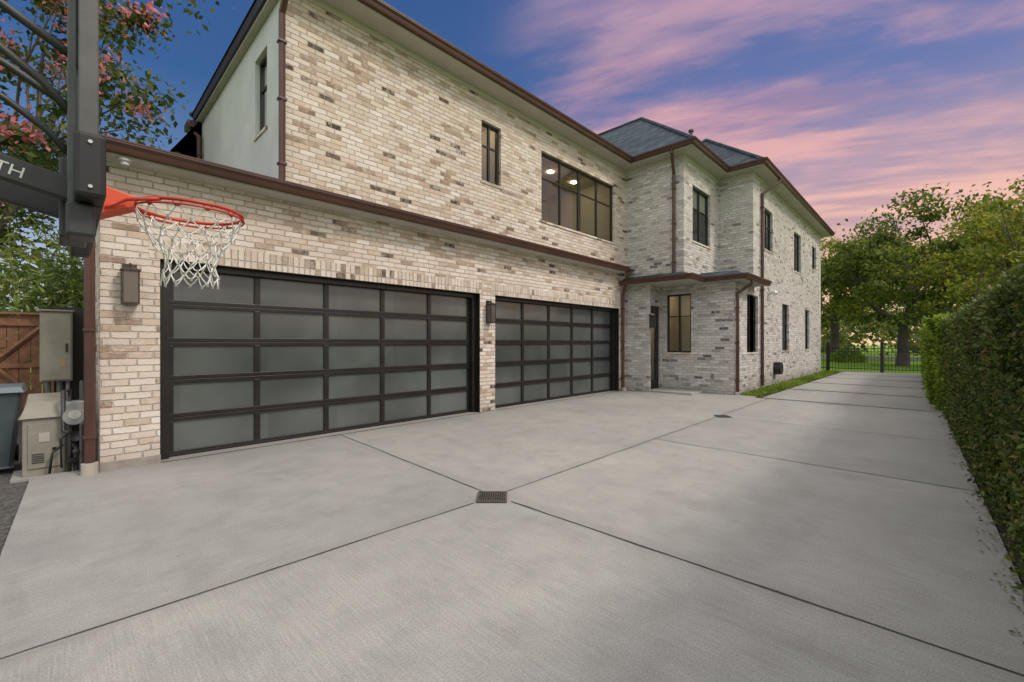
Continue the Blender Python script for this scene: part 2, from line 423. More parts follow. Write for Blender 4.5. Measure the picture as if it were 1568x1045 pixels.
frames = MB(); panes = MB(); roomD = MB(); roomL = MB(); blinds = MB(); sills = MB(); lamps = MB()
def window(ax, c, a0, a1, z0, z1, cols, rows, room='dark', rd=1.2, fr=.05, inset=.07, blind=0.):
    f = frames
    f.abox(ax, c, a0, a0+fr, inset, inset+.06, z0, z1); f.abox(ax, c, a1-fr, a1, inset, inset+.06, z0, z1)
    f.abox(ax, c, a0+fr, a1-fr, inset, inset+.06, z0, z0+fr); f.abox(ax, c, a0+fr, a1-fr, inset, inset+.06, z1-fr, z1)
    for i in range(1, cols):
        a = a0+(a1-a0)*i/cols; w = .022 if (cols < 4 or i != cols//2) else .05
        f.abox(ax, c, a-w, a+w, inset+.004, inset+.056, z0+fr, z1-fr)
    for r in rows:
        z = z0+(z1-z0)*r
        f.abox(ax, c, a0+fr, a1-fr, inset+.01, inset+.05, z-.014, z+.014)
    def P(a, d, z): return (a, c+d, z) if ax == 'x' else (c+d, a, z)
    g = inset+.03
    panes.quad(P(a0+fr,g,z0+fr), P(a1-fr,g,z0+fr), P(a1-fr,g,z1-fr), P(a0+fr,g,z1-fr))
    rm = roomL if room == 'lit' else roomD
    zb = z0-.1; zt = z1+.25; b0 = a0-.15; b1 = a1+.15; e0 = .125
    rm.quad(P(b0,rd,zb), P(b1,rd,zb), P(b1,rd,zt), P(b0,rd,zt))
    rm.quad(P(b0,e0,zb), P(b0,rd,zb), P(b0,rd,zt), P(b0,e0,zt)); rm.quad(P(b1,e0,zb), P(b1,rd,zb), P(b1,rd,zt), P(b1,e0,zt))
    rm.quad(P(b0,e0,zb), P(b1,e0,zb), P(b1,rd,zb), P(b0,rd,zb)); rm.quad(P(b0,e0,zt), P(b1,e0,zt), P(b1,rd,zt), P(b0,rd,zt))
    if blind: blinds.abox(ax, c, a0+.02, a1-.02, inset+.08, inset+.085, z1-(z1-z0)*blind, z1)
    if room == 'lit':
        k = max(1, int((a1-a0)/1.0))
        for i in range(k):
            a = a0+(a1-a0)*(i+.5)/k
            lamps.abox(ax, c, a-.06, a+.06, rd*.4-.06, rd*.4+.06, zt-.03, zt-.01)
    sills.abox(ax, c, a0-.03, a1+.03, -.022, .05, z0-.05, z0-.004)

GY = 6.54; Z0 = -.05
mb = MB()
doors = [(.777, 5.82), (6.24, 11.23)]
wall(mb, 'x', GY, .264, 11.6, Z0, 3.42, [(a, b, Z0, 2.40) for a, b in doors], .2)
wall(mb, 'y', .264, GY, 11.9, Z0, 3.5, [], .1)
ups = [(5.86, 6.41, 4.70, 5.93), (7.73, 10.97, 4.27, 5.90)]
wall(mb, 'x', GY, 2.16, 11.6, 3.42, 6.52, ups)
mb.obj('garage_walls', BRICK, H)
ms = MB()
for a, b in doors:
    ms.abox('x', GY, a-.10, b+.10, -.006, 0.05, 2.402, 2.628)
ms.obj('soldier_course', SOLD, H)
window('x', GY, *ups[0], 2, [.62], 'lit', 1.0)  # lamp added in this room only to make the panes look pale
window('x', GY, *ups[1], 4, [.64], 'lit', 2.6)
m = MB()
m.box(8.6, 9.4, 9.10, 9.13, 4.17, 5.6); m.box(9.9, 10.5, 9.10, 9.13, 4.9, 5.6)
m.box(7.9, 8.3, 8.9, 9.12, 4.17, 5.0); m.tube([(9.7,8.2,6.1),(9.7,8.2,5.75)], .01, 6); m.tube([(9.7,8.2,5.75),(9.7,8.2,5.55)], [.05,.14], 10)
m.obj('interior_furniture', mat('int_wood', (.12,.08,.05), .6)[0], H)
mb = MB()
wall(mb, 'y', 2.16, GY, 11.6, 3.42, 6.52, [(7.35, 7.95, 4.75, 6.0)], .12)
mb.obj('stucco_side_wall', STUCCO, H)
window('y', 2.16, 7.35, 7.95, 4.75, 6.0, 1, [.62])
mb = MB(); mb.quad((.264,11.9,0),(25.2,11.9,0),(25.2,11.9,6.52),(2.16,11.9,6.52)); mb.quad((.264,11.9,0),(2.16,11.9,6.5),(2.16,11.9,3.5),(.264,11.9,3.5))
mb.quad((25.2,3.82,Z0),(25.2,11.9,Z0),(25.2,11.9,6.52),(25.2,3.82,6.52))
mb.quad((2.16,11.6,3.4),(2.16,11.9,3.4),(2.16,11.9,6.52),(2.16,11.6,6.52))
mb.obj('rear_walls', STUCCO, H)
# wing
mb = MB()
wall(mb, 'y', 11.6, 5.78, GY, Z0, 3.1)
DY = 5.90
wall(mb, 'x', 5.78, 11.6, 11.66, Z0, 3.1)
wall(mb, 'x', DY, 11.66, 12.57, Z0, 3.1, [(11.68, 12.50, 0.04, 2.5)], .1)
wall(mb, 'y', 11.66, 5.78, DY, Z0, 3.1)
wE = (4.99, 5.73, 1.12, 2.84)
wall(mb, 'y', 12.57, 3.82, DY, Z0, 3.1, [wE], .12)
wall(mb, 'y', 11.6, 4.8, GY, 3.1, 6.52)
wB = (12.2, 13.55, 4.27, 5.84)
wall(mb, 'x', 4.8, 11.6, 14.25, 3.1, 6.52, [wB])
wall(mb, 'y', 14.25, 3.82, 4.8, 3.1, 6.52)
far = [(15.45,16.45,4.4,5.72), (19.6,20.8,4.2,5.72), (23.1,24.0,4.7,5.72),
       (13.65,14.75,1.12,2.82), (17.75,18.75,1.12,2.80), (21.6,22.5,1.12,2.80)]
wall(mb, 'x', 3.82, 14.25, 25.2, Z0, 6.52, [o for o in far if o[0] > 14.25]+[(14.25,14.75,1.12,2.82)])
wall(mb, 'x', 3.82, 12.57, 14.25, Z0, 3.1, [(13.65,14.25,1.12,2.82)])
mb.obj('wing_walls', BRICK2, H)
window('y', 12.57, *wE, 2, [.62], 'lit', 1.5)
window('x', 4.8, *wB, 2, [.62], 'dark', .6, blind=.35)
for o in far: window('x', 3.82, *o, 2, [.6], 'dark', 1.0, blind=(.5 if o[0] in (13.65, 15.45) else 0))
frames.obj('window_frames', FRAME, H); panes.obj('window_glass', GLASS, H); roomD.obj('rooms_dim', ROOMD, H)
roomL.obj('rooms_lit', ROOM, H); blinds.obj('roller_blinds', CURT, H)
sills.obj('window_sills', BRICK, H); lamps.obj('ceiling_lamps', LAMP, H)
m = MB()
m.box(11.68, 11.74, DY+.04, DY+.10, .04, 2.5); m.box(12.44, 12.50, DY+.04, DY+.10, .04, 2.5); m.box(11.74, 12.44, DY+.04, DY+.10, 2.42, 2.5)
m.box(11.74, 11.86, DY+.05, DY+.09, .05, 2.42); m.box(12.32, 12.44, DY+.05, DY+.09, .05, 2.42)
m.box(11.86, 12.32, DY+.05, DY+.09, .05, .3); m.box(11.86, 12.32, DY+.05, DY+.09, 2.28, 2.42)
m.obj('entry_door', FRAME, H)
m = MB(); m.quad((11.86,DY+.07,.3),(12.32,DY+.07,.3),(12.32,DY+.07,2.28),(11.86,DY+.07,2.28)); m.obj('entry_door_glass', GLASS, H)
m = MB(); m.quad((11.6,DY+.9,0),(12.7,DY+.9,0),(12.7,DY+.9,2.6),(11.6,DY+.9,2.6)); m.quad((12.56,DY+.11,0),(12.56,DY+.9,0),(12.56,DY+.9,2.6),(12.56,DY+.11,2.6))
m.quad((11.62,DY+.11,0.02),(12.56,DY+.11,0.02),(12.56,DY+.9,0.02),(11.62,DY+.9,0.02)); m.quad((11.62,DY+.11,2.6),(12.56,DY+.11,2.6),(12.56,DY+.9,2.6),(11.62,DY+.9,2.6))
m.obj('entry_hall', ROOM, H)
bx('hall_lamp', 12.04, 12.16, DY+.4, DY+.52, 2.5, 2.53, LAMP, H)
bx('entry_handle', 11.79, 11.81, DY+.0, DY+.03, 1.0, 1.25, varied('brass', (.5,.36,.15), (.4,.3,.12), .3, 5, 1.), H)
bx('entry_step', 11.63, 12.55, 4.6, 5.88, -.02, .055, CONC, H, .01)

def gdoor(a, b, idx):
    fr = MB(); gl = MB()
    d0, d1 = .2, .26
    fr.abox('x', GY, a, a+.10, .12, .2, 0, 2.40); fr.abox('x', GY, b-.10, b, .12, .2, 0, 2.40); fr.abox('x', GY, a+.10, b-.10, .12, .2, 2.32, 2.40)
    fr.abox('x', GY, b-.004, b+.001, .01, .12, 0, 2.395); fr.abox('x', GY, a-.001, a+.004, .01, .12, 0, 2.395); fr.abox('x', GY, a+.004, b-.004, .01, .12, 2.392, 2.401)
    A0, A1, B0, B1 = a+.05, b-.05, .012, 2.36
    rows = 5; hs = (B1-B0)/rows; cols = 5; sw = .075
    for r in range(rows):
        z0 = B0+r*hs+.003; z1 = B0+(r+1)*hs-.003
        rb = .045
        fr.abox('x', GY, A0, A1, d0, d1, z0, z0+rb); fr.abox('x', GY, A0, A1, d0, d1, z1-rb, z1)
        cw = (A1-A0-sw*2*1.0)/cols
        fr.abox('x', GY, A0, A0+sw+.03, d0+.001, d1-.001, z0+rb, z1-rb); fr.abox('x', GY, A1-sw-.03, A1, d0+.001, d1-.001, z0+rb, z1-rb)
        for c in range(1, cols):
            x = A0+sw+cw*c
            fr.abox('x', GY, x-.035, x+.035, d0+.001, d1-.001, z0+rb, z1-rb)
        gl.abox('x', GY, A0+.05, A1-.05, d0+.03, d0+.034, z0+.03, z1-.03)
    fr.abox('x', GY, A0, A1, d0-.01, d0+.02, 0.001, .03)
    fr.obj('garage_door_frame_%d' % idx, BLACK, H, bevel=.003); gl.obj('garage_door_glass_%d' % idx, FROST, H)
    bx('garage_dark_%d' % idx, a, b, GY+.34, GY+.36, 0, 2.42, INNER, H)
gdoor(*doors[0], 1); gdoor(*doors[1], 2)

def sweep(path, prof, name, mt, smooth=False):
    n = len(path); dirs = []
    for i in range(n-1):
        d = Vector((path[i+1][0]-path[i][0], path[i+1][1]-path[i][1])).normalized(); dirs.append(Vector((d.y, -d.x)))
    m = MB()
    k = len(prof)
    for i, p in enumerate(path):
        nn = dirs[0] if i == 0 else dirs[-1] if i == n-1 else dirs[i-1]+dirs[i]
        for o, z in prof: m.v.append((p[0]+nn.x*o, p[1]+nn.y*o, z))
    for i in range(n-1):
        for j in range(k-1):
            m.f.append((i*k+j, i*k+j+1, (i+1)*k+j+1, (i+1)*k+j))
    m.f.append(tuple(range(k))); m.f.append(tuple((n-1)*k+j for j in range(k)))
    return m.obj(name, mt, H)
def gutter_prof(o, z, w=.13, h=.14):
    return [(o, z), (o+w*.55, z), (o+w*.62, z+h*.15), (o+w*.72, z+h*.45), (o+w*.95, z+h*.72), (o+w*.95, z+h*.86), (o+w, z+h*.88), (o+w, z+h), (o+w*.9, z+h), (o+w*.9, z+h*.8), (o+.01, z+h*.8)]
UP = [(2.12, GY), (11.6, GY), (11.6, 4.8), (14.25, 4.8), (14.25, 3.82), (25.2, 3.82), (25.2, 11.9)]
sweep(UP, [(0, 6.50), (.37, 6.50), (.37, 6.56), (0, 6.60)], 'upper_soffit', SOFFIT)
sweep(UP, gutter_prof(.372, 6.53, .12, .125), 'upper_gutter', BROWN)
sweep(UP, [(0, 6.40), (.02, 6.40), (.02, 6.498), (0, 6.498)], 'upper_frieze', SOFFIT)
sweep([(.20, GY), (11.15, GY)], [(0, 3.41), (.27, 3.41), (.27, 3.50), (0, 3.52)], 'lower_soffit', SOFFIT)
sweep([(.18, GY), (11.155, GY)], gutter_prof(.272, 3.435, .12, .125), 'lower_gutter', BROWN)
m = MB(); m.quad((.18,6.22,3.53),(11.6,6.22,3.53),(11.6,6.56,3.66),(.18,6.56,3.66)); m.quad((.18,6.56,3.66),(2.2,6.56,3.66),(2.2,11.9,3.8),(.18,11.9,3.8))
m.obj('low_roof', BROWN, H)
m = MB(); m.box(2.06, 2.155, 6.1, 11.95, 6.40, 6.55); m.obj('side_soffit', SOFFIT, H)
m = MB(); m.box(2.02, 2.058, 6.02, 12.1, 6.44, 6.62); m.obj('side_fascia', FRAME, H)
m = MB(); m.box(1.9, 2.2, 11.905, 12.35, 6.25, 6.40); m.obj('rear_gutter', BROWN, H)
sweep([(11.6,6.50),(11.6,4.85),(12.57,4.85),(12.57,3.82),(14.4,3.82)], gutter_prof(.34, 3.07, .12, .13), 'canopy_gutter', BROWN)
m = MB(); m.poly([(11.27,6.52,3.08),(11.27,4.52,3.08),(12.24,4.52,3.08),(12.24,3.49,3.08),(14.39,3.49,3.08),(14.39,3.85,3.08),(12.6,3.85,3.08),(12.6,6.52,3.08)]); m.obj('canopy_soffit', SOFFIT, H)
m = MB()
m.quad((11.22,4.47,3.19),(11.22,6.53,3.19),(11.62,6.53,3.34),(11.62,4.83,3.34))
m.quad((11.22,4.47,3.19),(11.62,4.83,3.34),(12.6,4.83,3.34),(12.2,4.47,3.19))
m.quad((12.2,3.44,3.19),(12.2,4.6,3.19),(12.8,4.83,3.42),(12.8,3.85,3.40)); m.quad((12.2,3.44,3.19),(12.8,3.85,3.40),(14.4,3.85,3.40),(14.4,3.44,3.19))
m.quad((12.8,3.85,3.40),(12.8,4.83,3.42),(14.3,4.83,3.42),(14.3,3.85,3.40))
m.obj('canopy_roof', ROOF, H)
def hip(x0, x1, y0, y1, z, p, name):
    m = MB(); w, l = x1-x0, y1-y0
    if w >= l:
        h = l/2; r0, r1 = (x0+h, y0+h, z+h*p), (x1-h, y0+h, z+h*p)
        m.poly([(x0,y0,z),(x1,y0,z),r1,r0]); m.poly([(x1,y1,z),(x0,y1,z),r0,r1]); m.poly([(x0,y1,z),(x0,y0,z),r0]); m.poly([(x1,y0,z),(x1,y1,z),r1])
        rid = [((x0,y0,z),r0),((x0,y1,z),r0),((x1,y0,z),r1),((x1,y1,z),r1),(r0,r1)]
    else:
        h = w/2; r0, r1 = (x0+h, y0+h, z+h*p), (x0+h, y1-h, z+h*p)
        m.poly([(x0,y0,z),(x1,y0,z),r0]); m.poly([(x1,y0,z),(x1,y1,z),r1,r0]); m.poly([(x1,y1,z),(x0,y1,z),r1]); m.poly([(x0,y1,z),(x0,y0,z),r0,r1])
        rid = [((x0,y0,z),r0),((x1,y0,z),r0),((x1,y1,z),r1),((x0,y1,z),r1),(r0,r1)]
    m.obj(name, ROOF, H)
    c = MB()
    for a, b in rid: c.tube([a, b], .06, 6)
    c.obj(name+'_caps', ROOF, H)
hip(2.0, 14, 6.15, 12.2, 6.62, .6, 'garage_roof')
hip(11.2, 17.3, 4.35, 14, 6.62, .9, 'entry_roof')
hip(13.85, 25.6, 3.42, 8.5, 6.62, .88, 'wing_roof')
hip(16, 25.6, 6, 14, 6.61, .6, 'rear_roof')
m = MB(); m.tube([(13.1,5.2,7.4),(13.1,5.2,7.75)], .05, 8); m.tube([(13.1,5.2,7.75),(13.1,5.2,7.8)], .08, 8); m.obj('roof_vent', BROWN, H)
m = MB()
def spout(x, y, zt, zb, gx, gy, zg, foot=None):
    pts = [(gx, gy, zg), (gx, gy, zg-.08), (x, y, zt), (x, y, zb)]
    if foot: pts += [foot]
    m.tube(pts, .045, 8)
    for z in (zt-.4, (zt+zb)/2, zb+.3):
        m.box(x-.052, x+.052, y-.052, y+.052, z-.015, z+.015)
spout(.18, 6.50, 3.0, .1, .25, 6.24, 3.44)
spout(2.10, 6.50, 6.0, 3.6, 2.10, 6.12, 6.5)
spout(2.08, 11.75, 6.0, 3.6, 2.0, 12.05, 6.3)
spout(11.33, 6.47, 2.8, .1, 11.2, 6.24, 3.42)
spout(11.54, 5.05, 6.0, 3.3, 11.2, 4.95, 6.52)
spout(15.0, 3.76, 6.0, .08, 15.55, 3.42, 6.52)
spout(12.62, 3.76, 2.75, .08, 12.75, 3.44, 3.08)
m.obj('downspouts', BROWN, H, smooth=False)
m = MB(); m.tube([(.18,6.47,.0),(.18,6.47,.12)], .07, 14); m.tube([(11.33,6.44,.0),(11.33,6.44,.10)], .07, 12); m.obj('downspout_boots', mat('boot_pvc', (.38,.35,.30), .6)[0], H)
m = MB(); m.box(16.55, 16.85, 3.62, 3.815, .35, .75); m.tube([(16.7,3.6,.55),(16.7,3.81,.55)], .19, 16); m.obj('hose_reel', mat('reel', (.02,.02,.02), .5)[0], H)
m = MB(); m.tube([(15.9,3.81,3.0),(15.9,3.66,3.05)], .045, 10); m.tube([(15.9,3.66,3.05),(15.9,3.6,2.98)], .07, 10); m.obj('security_camera', mat('cam', (.6,.6,.6), .4)[0], H)
m = MB(); m.tube([(.45,6.3,3.38),(.45,6.3,3.405)], .06, 14); m.tube([(.45,6.3,3.34),(.45,6.3,3.38)], .04, 14); m.obj('soffit_camera', mat('cam2', (.5,.5,.5), .4)[0], H)
bx('stone_foot', .260, .781, GY-.02, GY-.0005, -.04, .09, varied('foot_stone', (.30,.28,.24), (.22,.205,.175), .9, 8), H)
m = MB()
m.box(12.53, 12.568, 4.35, 4.43, .42, .54); m.box(12.53, 12.568, 5.35, 5.43, .32, .42); m.obj('wall_sockets', mat('socket', (.2,.19,.18), .5)[0], H)

def lantern(x, y, z0, z1, w, mt, glassm):
    e = empty('wall_lantern', (x, y, (z0+z1)/2))
    m = MB()
    m.box(x-w*.42, x+w*.42, y-.02, y-.001, z0-.01, z1+.03)
    yb0, yb1 = y-.02-w, y-.02
    t = .014
    for xx in (x-w/2, x+w/2-t):
        for yy in (yb0, yb1-t): m.box(xx, xx+t, yy, yy+t, z0, z1-.06)
    m.box(x-w/2, x+w/2, yb0, yb1, z0-.015, z0); m.box(x-w/2-.012, x+w/2+.012, yb0-.012, yb1, z1-.06, z1-.045)
    a = [(x-w/2-.012,yb0-.012,z1-.045),(x+w/2+.012,yb0-.012,z1-.045),(x+w/2+.012,yb1,z1-.045),(x-w/2-.012,yb1,z1-.045)]
    ap = (x, (yb0+yb1)/2, z1+.0)
    for i in range(4): m.poly([a[i], a[(i+1)%4], ap])
    m.tube([(x,(yb0+yb1)/2,z1-.01),(x,(yb0+yb1)/2,z1+.03)], .012, 8)
    m.obj('lantern_frame', mt, e)
    bx('lantern_glass', x-w/2+.004, x+w/2-.004, yb0+.004, yb1-.004, z0+.001, z1-.061, glassm, e)
SMOKE = mat('smoked_glass', (.06,.055,.05), .15, 0, .7)[0]
BRZ = varied('bronze', (.05,.037,.028), (.08,.06,.045), .4, 10, .5)
lantern(.505, GY, 1.86, 2.27, .15, BRZ, mat('amber_glass', (.13,.11,.09), .2)[0])
lantern(6.04, GY, 1.82, 2.24, .14, BLACK, SMOKE)
lantern(11.63, 5.78, 1.85, 2.2, .13, BLACK, SMOKE)

# ------------------------------------------------------------------ basketball hoop
hp = empty('basketball_hoop', (-1.25, 2.776, 0))
STEEL = varied('powder_coat_black', (.02,.022,.025), (.035,.037,.04), .45, 10)
PAD = mat('rubber_pad', (.010,.010,.012), .6)[0]
RED = varied('rim_red', (.55,.035,.012), (.42,.025,.01), .4, 8)
ORG = varied('bracket_orange', (.72,.09,.02), (.6,.07,.015), .45, 8)
RX, RY, RZ = .456, 2.776, 2.09
Y0b, Y1b = 2.05, 3.50
m = MB(); m.box(-1.32, -1.18, RY-.07, RY+.07, 0, 2.95); m.box(-1.5, -1.0, RY-.25, RY+.25, 0, .02); m.obj('pole', STEEL, hp, bevel=.006)
m = MB(); zb, zt = 1.93, 3.0
m.box(.03,.08,Y0b,Y0b+.04,zb,zt); m.box(.03,.08,Y1b-.04,Y1b,zb,zt); m.box(.03,.08,Y0b+.04,Y1b-.04,zb,zb+.04); m.box(.03,.08,Y0b+.04,Y1b-.04,zt-.04,zt)
m.box(.005,.03,RY-.3,RY-.25,zb,zt); m.box(.005,.03,RY+.25,RY+.3,zb,zt)
m.obj('board_frame', varied('board_steel', (.055,.06,.06), (.085,.09,.09), .45, 8), hp, bevel=.004)
m = MB(); m.quad((.055,Y0b+.04,zb+.04),(.055,Y1b-.04,zb+.04),(.055,Y1b-.04,zt-.04),(.055,Y0b+.04,zt-.04)); m.obj('board_glass', GLASS, hp)
m = MB()
m.box(.018,.098,Y0b-.02,Y0b+.11,1.90,2.12); m.box(.018,.098,Y1b-.11,Y1b+.02,1.90,2.12); m.box(.018,.098,Y0b+.11,Y1b-.11,1.90,1.955)
m.obj('board_pad', PAD, hp, bevel=.015)
m = MB(); m.box(.0,.075,Y0b+.06,Y0b+.20,1.78,1.895); m.box(-.02,.07,RY-.13,RY+.13,1.86,2.2); m.obj('lower_bracket', STEEL, hp, bevel=.01)
m = MB()
for z in (2.085, 1.935): m.tube([(.058, Y0b-.026, z), (.058, Y0b-.019, z)], .006, 10)
m.obj('pad_bolts', mat('zinc', (.45,.45,.45), .35, .8)[0], hp)
m = MB()
for yy in (RY-.28, RY+.28):
    c = [(-1.18,yy,2.93),(-.8,yy,2.90),(-.45,yy,2.80),(-.19,yy,2.69),(-.05,yy,2.61),(.02,yy,2.57)]
    m.tube(c, .018, 8)
    c = [(-1.18,yy,2.75),(-.8,yy,2.74),(-.45,yy,2.66),(-.19,yy,2.53),(-.06,yy,2.43),(.02,yy,2.33)]
    m.tube(c, .016, 8)
m.obj('upper_arms', STEEL, hp, smooth=True)
m = MB()
for yy in (RY-.24, RY+.18):
    a = (-1.2, 2.33); b = (.02, 2.04)
    n0 = len(m.v)
    for (x, z) in (a, b):
        h = .045
        for dy, dz in ((0,-h),(.06,-h),(.06,h),(0,h)): m.v.append((x, yy+dy, z+dz))
    for q in ((0,1,5,4),(1,2,6,5),(2,3,7,6),(3,0,4,7),(0,1,2,3),(4,5,6,7)): m.f.append(tuple(n0+i for i in q))
m.obj('lower_arms', STEEL, hp, bevel=.004)
cu = bpy.data.curves.new('arm_lettering', 'FONT'); cu.body = 'ATH'; cu.size = .062; cu.extrude = .0005
to = bpy.data.objects.new('arm_lettering', cu); cu.materials.append(mat('white_print', (.6,.6,.6), .6)[0]); put(to, hp)
to.location = (-.235, RY-.242, 2.075); to.rotation_euler = (math.pi/2, math.radians(13.4), 0)
m = MB()
def ring(r, z, rad, seg=48, s2=8):
    n0 = len(m.v)
    for i in range(seg):
        a = 2*math.pi*i/seg
        for k in range(s2):
            b = 2*math.pi*k/s2
            rr = r+rad*math.cos(b); m.v.append((RX+rr*math.cos(a), RY+rr*math.sin(a), z+rad*math.sin(b)))
    for i in range(seg):
        for k in range(s2):
            m.f.append((n0+i*s2+k, n0+((i+1)%seg)*s2+k, n0+((i+1)%seg)*s2+(k+1)%s2, n0+i*s2+(k+1)%s2))
ring(.2285, RZ, .0085)
ring(.235, RZ-.022, .005)
for i in range(12):
    a = 2*math.pi*i/12+.13
    pts = []
    for k in range(9):
        b = math.pi*k/8
        pts.append((RX+.2285*math.cos(a+(b-math.pi/2)*.05), RY+.2285*math.sin(a+(b-math.pi/2)*.05), RZ-.01-.022*math.sin(b)))
    m.tube(pts, .003, 5)
m.tube([(.13,RY-.09,RZ-.06),(.20,RY-.10,RZ-.015),(.31,RY-.175,RZ-.005)], .009, 8)
m.tube([(.13,RY+.09,RZ-.06),(.20,RY+.10,RZ-.015),(.31,RY+.175,RZ-.005)], .009, 8)
m.obj('rim', RED, hp, smooth=True)
m = MB()
def wedge(y0, y1):
    P = [(.082,y0,RZ-.11),(.082,y1,RZ-.11),(.082,y1,RZ+.045),(.082,y0,RZ+.045)]
    Q = [(.235,y0+.02,RZ-.035),(.235,y1-.02,RZ-.035),(.235,y1-.02,RZ+.012),(.235,y0+.02,RZ+.012)]
    n0 = len(m.v); m.v += P+Q
    for q in ((0,1,2,3),(4,5,6,7),(0,1,5,4),(1,2,6,5),(2,3,7,6),(3,0,4,7)): m.f.append(tuple(n0+i for i in q))
wedge(RY-.085, RY+.085)
m.box(.08, .095, RY-.12, RY+.12, RZ-.13, RZ+.07)
m.obj('rim_bracket', ORG, hp, bevel=.006)
m = MB()
rad = [.226,.205,.172,.140,.118,.108,.112,.118]; zz = [RZ-.02,RZ-.075,RZ-.13,RZ-.185,RZ-.235,RZ-.285,RZ-.33,RZ-.375]
nod = {}
for k in range(8):
    for j in range(12):
        a = (j+.5*(k%2))*math.pi/6+.13
        jit = 0 if k == 0 else .011
        nod[k,j] = Vector((RX+rad[k]*math.cos(a)+R.uniform(-jit,jit), RY+rad[k]*math.sin(a)+R.uniform(-jit,jit), zz[k]+R.uniform(-jit,jit)))
for k in range(7):
    for j in range(12):
        for dj in ((0,-1) if k % 2 == 0 else (0,1)):
            a = nod[k,j]; b = nod[k+1,(j+dj)%12]
            mid = (a+b)/2 + Vector((0,0,-.006))
            m.tube([a, mid, b], .003, 5, cap=False)
for j in range(12):
    for k in range(1,8):
        p = nod[k,j]; m.tube([p+Vector((0,0,.008)), p-Vector((0,0,.008))], .0055, 6)
m.obj('net', mat('nylon_white', (.78,.78,.76), .8)[0], hp, smooth=True)

# ------------------------------------------------------------------ left side objects
TAN = varied('grey_tan_enclosure', (.25,.235,.195), (.20,.19,.155), .6, 5)
e = empty('electrical_cabinet', (-.05, 7.6, 0))
bx('cabinet_body', -.21, .06, 7.45, 7.75, .95, 1.78, TAN, e, .01)
bx('cabinet_door', -.195, .045, 7.435, 7.449, .97, 1.75, TAN, e, .004)
bx('cabinet_cap', -.225, .075, 7.42, 7.77, 1.78, 1.80, TAN, e, .004)
m = MB()
m.tube([(-.15,7.6,.95),(-.15,7.6,-.05)], .03, 8); m.tube([(-.05,7.6,.95),(-.05,7.6,-.05)], .03, 8); m.tube([(.02,7.55,.95),(.02,7.5,.6),(.02,7.4,-.05)], .02, 8); m.obj('conduits', mat('conduit', (.22,.22,.22), .5, .5)[0], e)
m = MB(); m.box(-.10,.264,7.76,7.80,-.04,1.85); m.obj('support_panel', mat('panel_dark', (.035,.032,.028), .8)[0], e)
bx('latch', .0, .02, 7.425, 7.434, 1.3, 1.4, BLACK, e)
bx('label', -.05, .0, 7.431, 7.4345, 1.12, 1.22, mat('lbl', (.3,.22,.12), .6)[0], e)
e = empty('pool_equipment_box', (-.15, 7.05, 0))
bx('body', -.32, .0, 6.90, 7.25, -.03, .60, TAN, e, .012)
m = MB()
P = [(-.34,6.88,.60),(.02,6.88,.60),(.02,7.27,.60),(-.34,7.27,.60),(-.29,6.98,.76),(-.03,6.98,.76),(-.03,7.24,.84),(-.29,7.24,.84)]
m.v += P
for q in ((0,1,5,4),(1,2,6,5),(2,3,7,6),(3,0,4,7),(4,5,6,7),(0,1,2,3)): m.f.append(q)
m.obj('sloped_hood', TAN, e, bevel=.01)
bx('front_panel', -.28, -.03, 6.885, 6.899, .06, .54, TAN, e, .004)
m = MB()
for i in range(5): m.box(-.25, -.16, 6.878, 6.884, .12+i*.022, .128+i*.022)
m.obj('louvres', BLACK, e)
bx('data_plate', -.20, -.12, 6.879, 6.884, .34, .44, mat('plate', (.36,.34,.30), .5)[0], e)
bx('lock', -.10, -.07, 6.872, 6.884, .24, .27, BLACK, e)
bx('base_pad', -.40, .06, 6.82, 7.33, -.05, -.02, CONC, e)
e = empty('gas_meter', (.14, 6.95, .5))
GR = varied('meter_grey', (.26,.265,.26), (.32,.32,.31), .5, 8, .3)
m = MB()
m.tube([(.07,6.78,.60),(.07,6.98,.60)], .085, 16); m.box(.00,.15,6.80,6.96,.58,.76)
m.obj('meter_body', GR, e, bevel=.01)
m = MB(); m.tube([(.07,6.775,.62),(.07,6.78,.62)], .05, 16); m.obj('meter_dial', mat('dial', (.5,.5,.48), .3)[0], e)
m = MB()
m.tube([(.08,6.80,.0),(.08,6.80,.25),(.03,6.82,.32),(.03,6.90,.60)], .022, 8); m.tube([(.13,6.9,.76),(.13,6.9,.95),(.13,7.15,.95),(.25,7.15,.95)], .022, 8)
m.tube([(.03,6.9,.76),(.03,6.9,.88),(-.02,6.8,.88),(-.02,6.8,.45),(.03,6.78,.42),(.03,6.78,0)], .018, 8); m.tube([(.08,6.76,.38),(.08,6.86,.38)], .055, 12); m.tube([(.12,6.72,.0),(.12,6.72,.5),(.18,6.75,.6)], .016, 8)
m.tube([(.02,6.75,.12),(.12,6.75,.12)], .03, 8); m.tube([(.08,6.74,.22),(.08,6.7,.22)], .03, 8)
m.tube([(-.02,6.78,.3),(-.10,6.80,.22),(-.12,6.82,.0)], .012, 6); m.tube([(.04,6.74,.45),(-.04,6.78,.36),(-.03,6.80,.05)], .010, 6)
m.obj('pipes', mat('pipe_black', (.05,.05,.048), .5, .3)[0], e, smooth=True)
e = empty('trash_bin', (-.64, 7.6, 0))
BIN = varied('bin_plastic', (.045,.06,.07), (.06,.078,.09), .5, 5)
def frust(mm, cx, cy, w0, d0, z0, w1, d1, z1):
    n0 = len(mm.v)
    for w, d, z in ((w0,d0,z0),(w1,d1,z1)):
        for sx, sy in ((-1,-1),(1,-1),(1,1),(-1,1)): mm.v.append((cx+sx*w/2, cy+sy*d/2, z))
    for q in ((0,1,5,4),(1,2,6,5),(2,3,7,6),(3,0,4,7),(0,1,2,3),(4,5,6,7)): mm.f.append(tuple(n0+i for i in q))
cx = -.64
